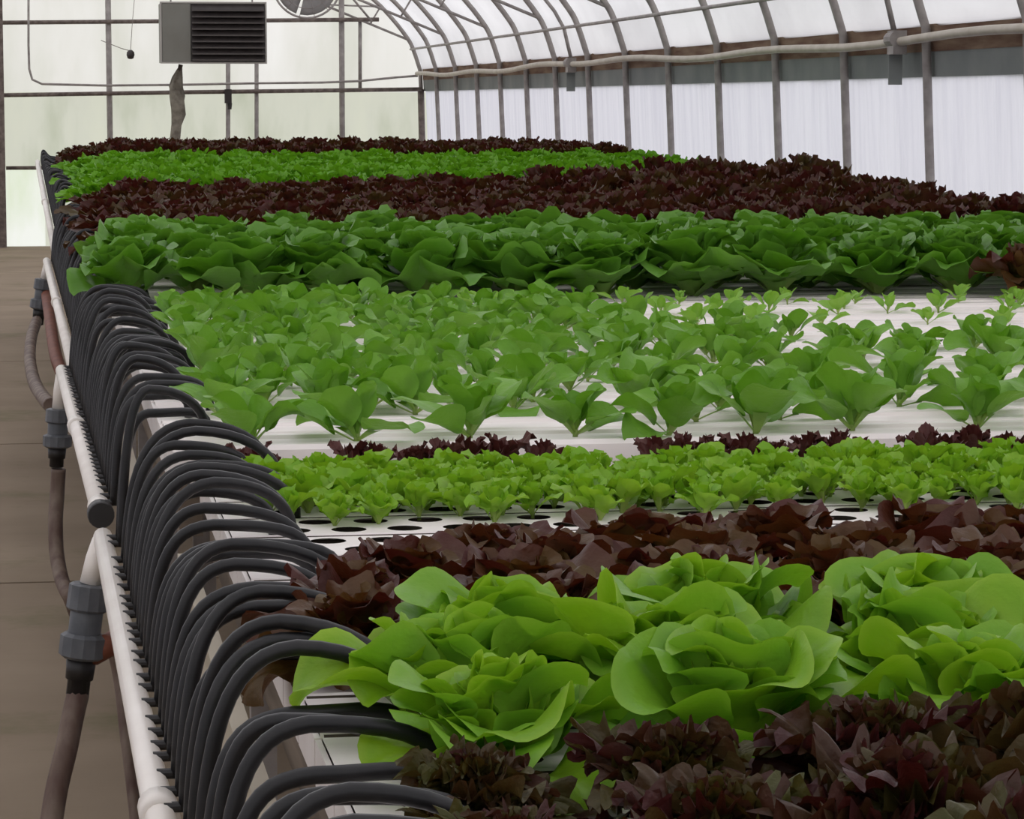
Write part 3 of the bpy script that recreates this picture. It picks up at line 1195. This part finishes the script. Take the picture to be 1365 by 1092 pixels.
PM['seedling_small'] = variants('butterhead_seedling', M['seedling_young'], 6, rosette(5, (.045, .080), (.028, .045), .3, 1.05, .1, .3, .4, .08, 1.0, 4, 14, 'spoon', .012, .002, .4, .5), 150, (.016, .0025))
PM['butter_far'] = variants('butterhead_lettuce', M['butter_far'], 6, rosette(34, (.12, .225), (.11, .200), .08, .98, -.1, .62, .40, .11, 1.6, 5, 26, 'round', .06, .014, .35, .9), 170)
PM['red_far'] = variants('red_lettuce', M['red_far'], 5, rosette(40, (.12, .215), (.07, .115), .06, .85, .1, .8, .35, .22, 2.2, 4, 22, 'frill', .06, .014, .5, .6), 190)
PM['green_far'] = variants('green_leaf_lettuce', M['green_far'], 5, rosette(40, (.13, .225), (.07, .115), .05, .8, .1, .7, .35, .22, 2.0, 4, 20, 'frill', .06, .014, .5, .6), 210)


def put(kind, name, x, y, z, sc, scz, label, cat, group):
    o = bpy.data.objects.new(name, R.choice(PM[kind]))
    COL.objects.link(o)
    o.location = (x, y, z)
    o.rotation_euler = (R.uniform(-.06, .06), R.uniform(-.06, .06), R.uniform(0, 6.28))
    o.scale = (sc, sc, scz)
    tag(o, label, cat, group)
    return o


def xmax(y, extra=.25):
    return min(X1 - .04, P(1365, 546, y).x + extra)


def row(y, x0, step, jit=.02):
    x = x0
    k = 0
    while x < xmax(y):
        yield k, x + R.uniform(-jit, jit), y + R.uniform(-jit, jit)
        x += step
        k += 1


# nearest red band
rn = ['front', 'middle', 'back']
for ri, (y, x0, s, sz) in enumerate(((1.98, .37, .95, .92), (2.2, .36, .95, .92), (2.42, .36, .92, .88))):
    for k, x, yy in row(y, x0, .165, .016):
        f = .66 if k == 0 else (.85 if k == 1 else 1)
        put('red_near', 'red_lettuce', x, yy, ZN, s * f, sz * f, 'dark red frilly lettuce in the nearest band, %s rank, %s from the hoses' % (rn[ri], ORD[k]), 'lettuce', 'dark red lettuces of the nearest band')
# nearest butterheads
for ri, (y, x0, s, sz) in enumerate(((2.60, .40, 1.0, .92), (2.78, .38, 1.05, .98), (2.97, .46, 1.12, .98))):
    for k, x, yy in row(y, x0 + (.0 if ri != 1 else .02), .225, .015):
        f = .88 if k == 0 else 1
        put('butter_near', 'butterhead_lettuce', x, yy, ZN, s * f, sz * f, 'bright green butterhead lettuce in the nearest green band, %s rank, %s from the hoses' % (['front', 'middle', 'back'][ri], ORD[k]), 'lettuce', 'bright green butterheads near the camera')
# second red band
for ri, (y, x0, s, sz) in enumerate(((3.14, .345, 1.0, .86), (3.31, .36, 1.0, .86), (3.49, .42, 1.0, .84), (3.66, .56, 1.0, .80))):
    for k, x, yy in row(y, x0, .19, .016):
        f = .9 if k == 0 else 1
        put('red_back', 'red_lettuce', x, yy, ZN, s * f, sz * f, 'red-brown lettuce behind the nearest butterheads, %s rank, %s from the hoses' % (['front', 'second', 'third', 'back'][ri], ORD[k]), 'lettuce', 'red-brown lettuces behind the nearest butterheads')
# nursery seedlings
nr = 0
for ri in range(7):
    y = 4.25 + ri * .066
    for k, x, yy in row(y, .335 + (.03 if ri % 2 else 0), .062 if ri > 0 else .08, .010):
        if ri == 0 and R.random() < .35:
            continue
        if x > 1.15 and ri in (1, 3) and R.random() < .35:
            continue
        s = R.uniform(.78, 1.12)
        put('baby_green', 'green_leaf_seedling', x, yy, ZN, s, s, 'small lime green lettuce seedling in the crowded nursery strip, %s rank from the front' % ORD[ri], 'seedling', 'lime green nursery seedlings')
for k, x, yy in row(4.80, .345, .052, .012):
    if mnoise.noise(Vector((x * 6, 2, 0))) < -.2 + .12 * (x - .6):
        continue
    s = R.uniform(.9, 1.2)
    put('baby_red', 'red_leaf_seedling', x, yy, ZN, s, s * 1.02, 'small maroon lettuce seedling against the front face of the far bench', 'seedling', 'maroon seedlings behind the lime green ones')
# green seedlings on the far bench
for ri, y in enumerate(far_y[:17]):
    if ri % 2 == 0 and ri > 0 and False:
        continue
    t = (y - YS) / 3.6
    left_lim = lerp(9, 2.0, min(1, t * 1.2))
    stepx = .185 if ri < 3 else (.175 if ri < 8 else .165)
    for k, x, yy in row(y, XF + .13 + (.1 if ri % 2 else 0), stepx, .025):
        if ri < 5:
            kd, s = 'seedling_big', R.uniform(.88, 1.15) * (1 - .03 * ri)
        elif x < lerp(2.6, .95, (ri - 5) / 12):
            kd, s = ('seedling_big', R.uniform(.75, 1.0)) if R.random() < .65 else ('seedling_mid', R.uniform(.85, 1.1))
        elif ri < 8:
            kd, s = 'seedling_mid', R.uniform(.75, 1.0)
        else:
            kd, s = 'seedling_small', R.uniform(.8, 1.15)
        if kd == 'seedling_small' and R.random() < .22:
            continue
        if ri % 2 and (x > lerp(.75, 1.5, min(1, ri / 8)) or ri == 1) and R.random() < .82:
            continue
        if ri >= 16:
            kd, s = 'seedling_small', R.uniform(.8, 1.1)
        lab = {'seedling_big': 'broad-leaved green lettuce seedling', 'seedling_mid': 'medium green lettuce seedling', 'seedling_small': 'tiny pale green lettuce seedling'}[kd]
        put(kd, 'butterhead_seedling', x, yy, ZF - .004, s, s, lab + ' on the %s white channel from the bench front edge' % ORD[ri], 'seedling', 'green seedlings on the white channels')
# big butterheads
for ri, y in enumerate((8.56, 8.88, 9.22, 9.58, 9.94)):
    for k, x, yy in row(y, XF + (.06 if ri == 0 else .09 + .14 * (ri % 2)), .275, .03):
        s = R.uniform(.92, 1.05)
        if k == 0:
            s *= .9
        z = R.uniform(.98, 1.12)
        if ri < 2:
            lab = 'large deep green butterhead head, %s rank of its band, %s from the hoses' % (ORD[ri], ORD[k])
        else:
            lab = 'large deep green butterhead head packed in the back ranks of its band'
        put('butter_far', 'butterhead_lettuce', x, yy, zf(yy), s * 1.05, z, lab, 'lettuce', 'large deep green butterheads on the far bench')
put('red_back', 'red_lettuce', P(1362, 400, 8.35).x + .02, 8.35, ZF, 1.15, 1.35, 'lone purplish lettuce at the right end in front of the deep green butterheads', 'lettuce', None)
# dark red band
ys = [10.45 + .27 * i for i in range(14)]
for ri, y in enumerate(ys):
    for k, x, yy in row(y, XF + .09 + .12 * (ri % 2), .25, .03):
        hx = max(0, min(1, (x - 1.4) / 1.6))
        h = lerp(.97, 1.12, hx) * R.uniform(.93, 1.07)
        h *= lerp(1, 1.14, max(0, min(1, (x - 2.1) / .9)) * (1 if y > 11.4 else .35))
        if y > 13:
            h *= lerp(1, 1.12, hx)
        if x < .35:
            h *= .8
        pos = 'in the near half' if ri < 7 else 'in the far half'
        put('red_far', 'red_lettuce', x, yy, zf(yy), R.uniform(.95, 1.08), h, 'dark oxblood frilly lettuce %s of the wide dark band' % pos, 'lettuce', 'oxblood lettuces behind the deep green butterheads')
ys = [14.3 + .29 * i for i in range(14)]
for ri, y in enumerate(ys):
    for k, x, yy in row(y, XF + .08 + .13 * (ri % 2), .27, .03):
        h = R.uniform(.92, 1.05) * (.8 if x < .35 else 1) * lerp(1.02, .96, x / 4)
        put('green_far', 'green_leaf_lettuce', x, yy, zf(yy), R.uniform(.98, 1.1), h, 'fresh green frilly lettuce in the far green band between two dark ones', 'lettuce', 'fresh green lettuces of the far band')
ys = [18.5 + .28 * i for i in range(7)]
for ri, y in enumerate(ys):
    for k, x, yy in row(y, XF + .07 + .13 * (ri % 2), .26, .03):
        h = lerp(1.22, 1.1, x / 4) * R.uniform(.93, 1.06) * (.78 if x < .3 else (.9 if x < .5 else 1))
        put('red_far', 'red_lettuce', x, yy, zf(yy), R.uniform(.95, 1.08), h, 'dark red frilly lettuce in the farthest band before the end wall', 'lettuce', 'dark red lettuces of the farthest band')

# ------------------------------------------------------------------ light
w = bpy.data.worlds.new('overcast')
S.world = w
w.use_nodes = True
bg = w.node_tree.nodes['Background']
nt = w.node_tree
tc = N(nt, 'ShaderNodeTexCoord')
sx = N(nt, 'ShaderNodeSeparateXYZ')
nt.links.new(tc.outputs['Generated'], sx.inputs[0])
# overcast sky: zenith about three times as bright as the horizon, dull ground below
ma = N(nt, 'ShaderNodeMath', operation='MULTIPLY_ADD')
ma.inputs[1].default_value = .5
ma.inputs[2].default_value = .5
nt.links.new(sx.outputs[2], ma.inputs[0])
colr = ramp(nt, ma.outputs[0], [(0, (.26, .27, .25)), (.49, (.30, .31, .28)), (.505, (.37, .37, .38)), (1, (.97, .985, 1))])
nt.links.new(colr, bg.inputs[0])
bg.inputs[1].default_value = 2.2

S.view_settings.view_transform = 'Standard'
S.view_settings.look = 'None'
S.view_settings.gamma = 1
S.view_settings.use_curve_mapping = False
S.view_settings.exposure = -.04
S.render.engine = 'CYCLES'
S.cycles.use_denoising = True
S.cycles.max_bounces = 10
S.cycles.diffuse_bounces = 6
S.cycles.transmission_bounces = 8
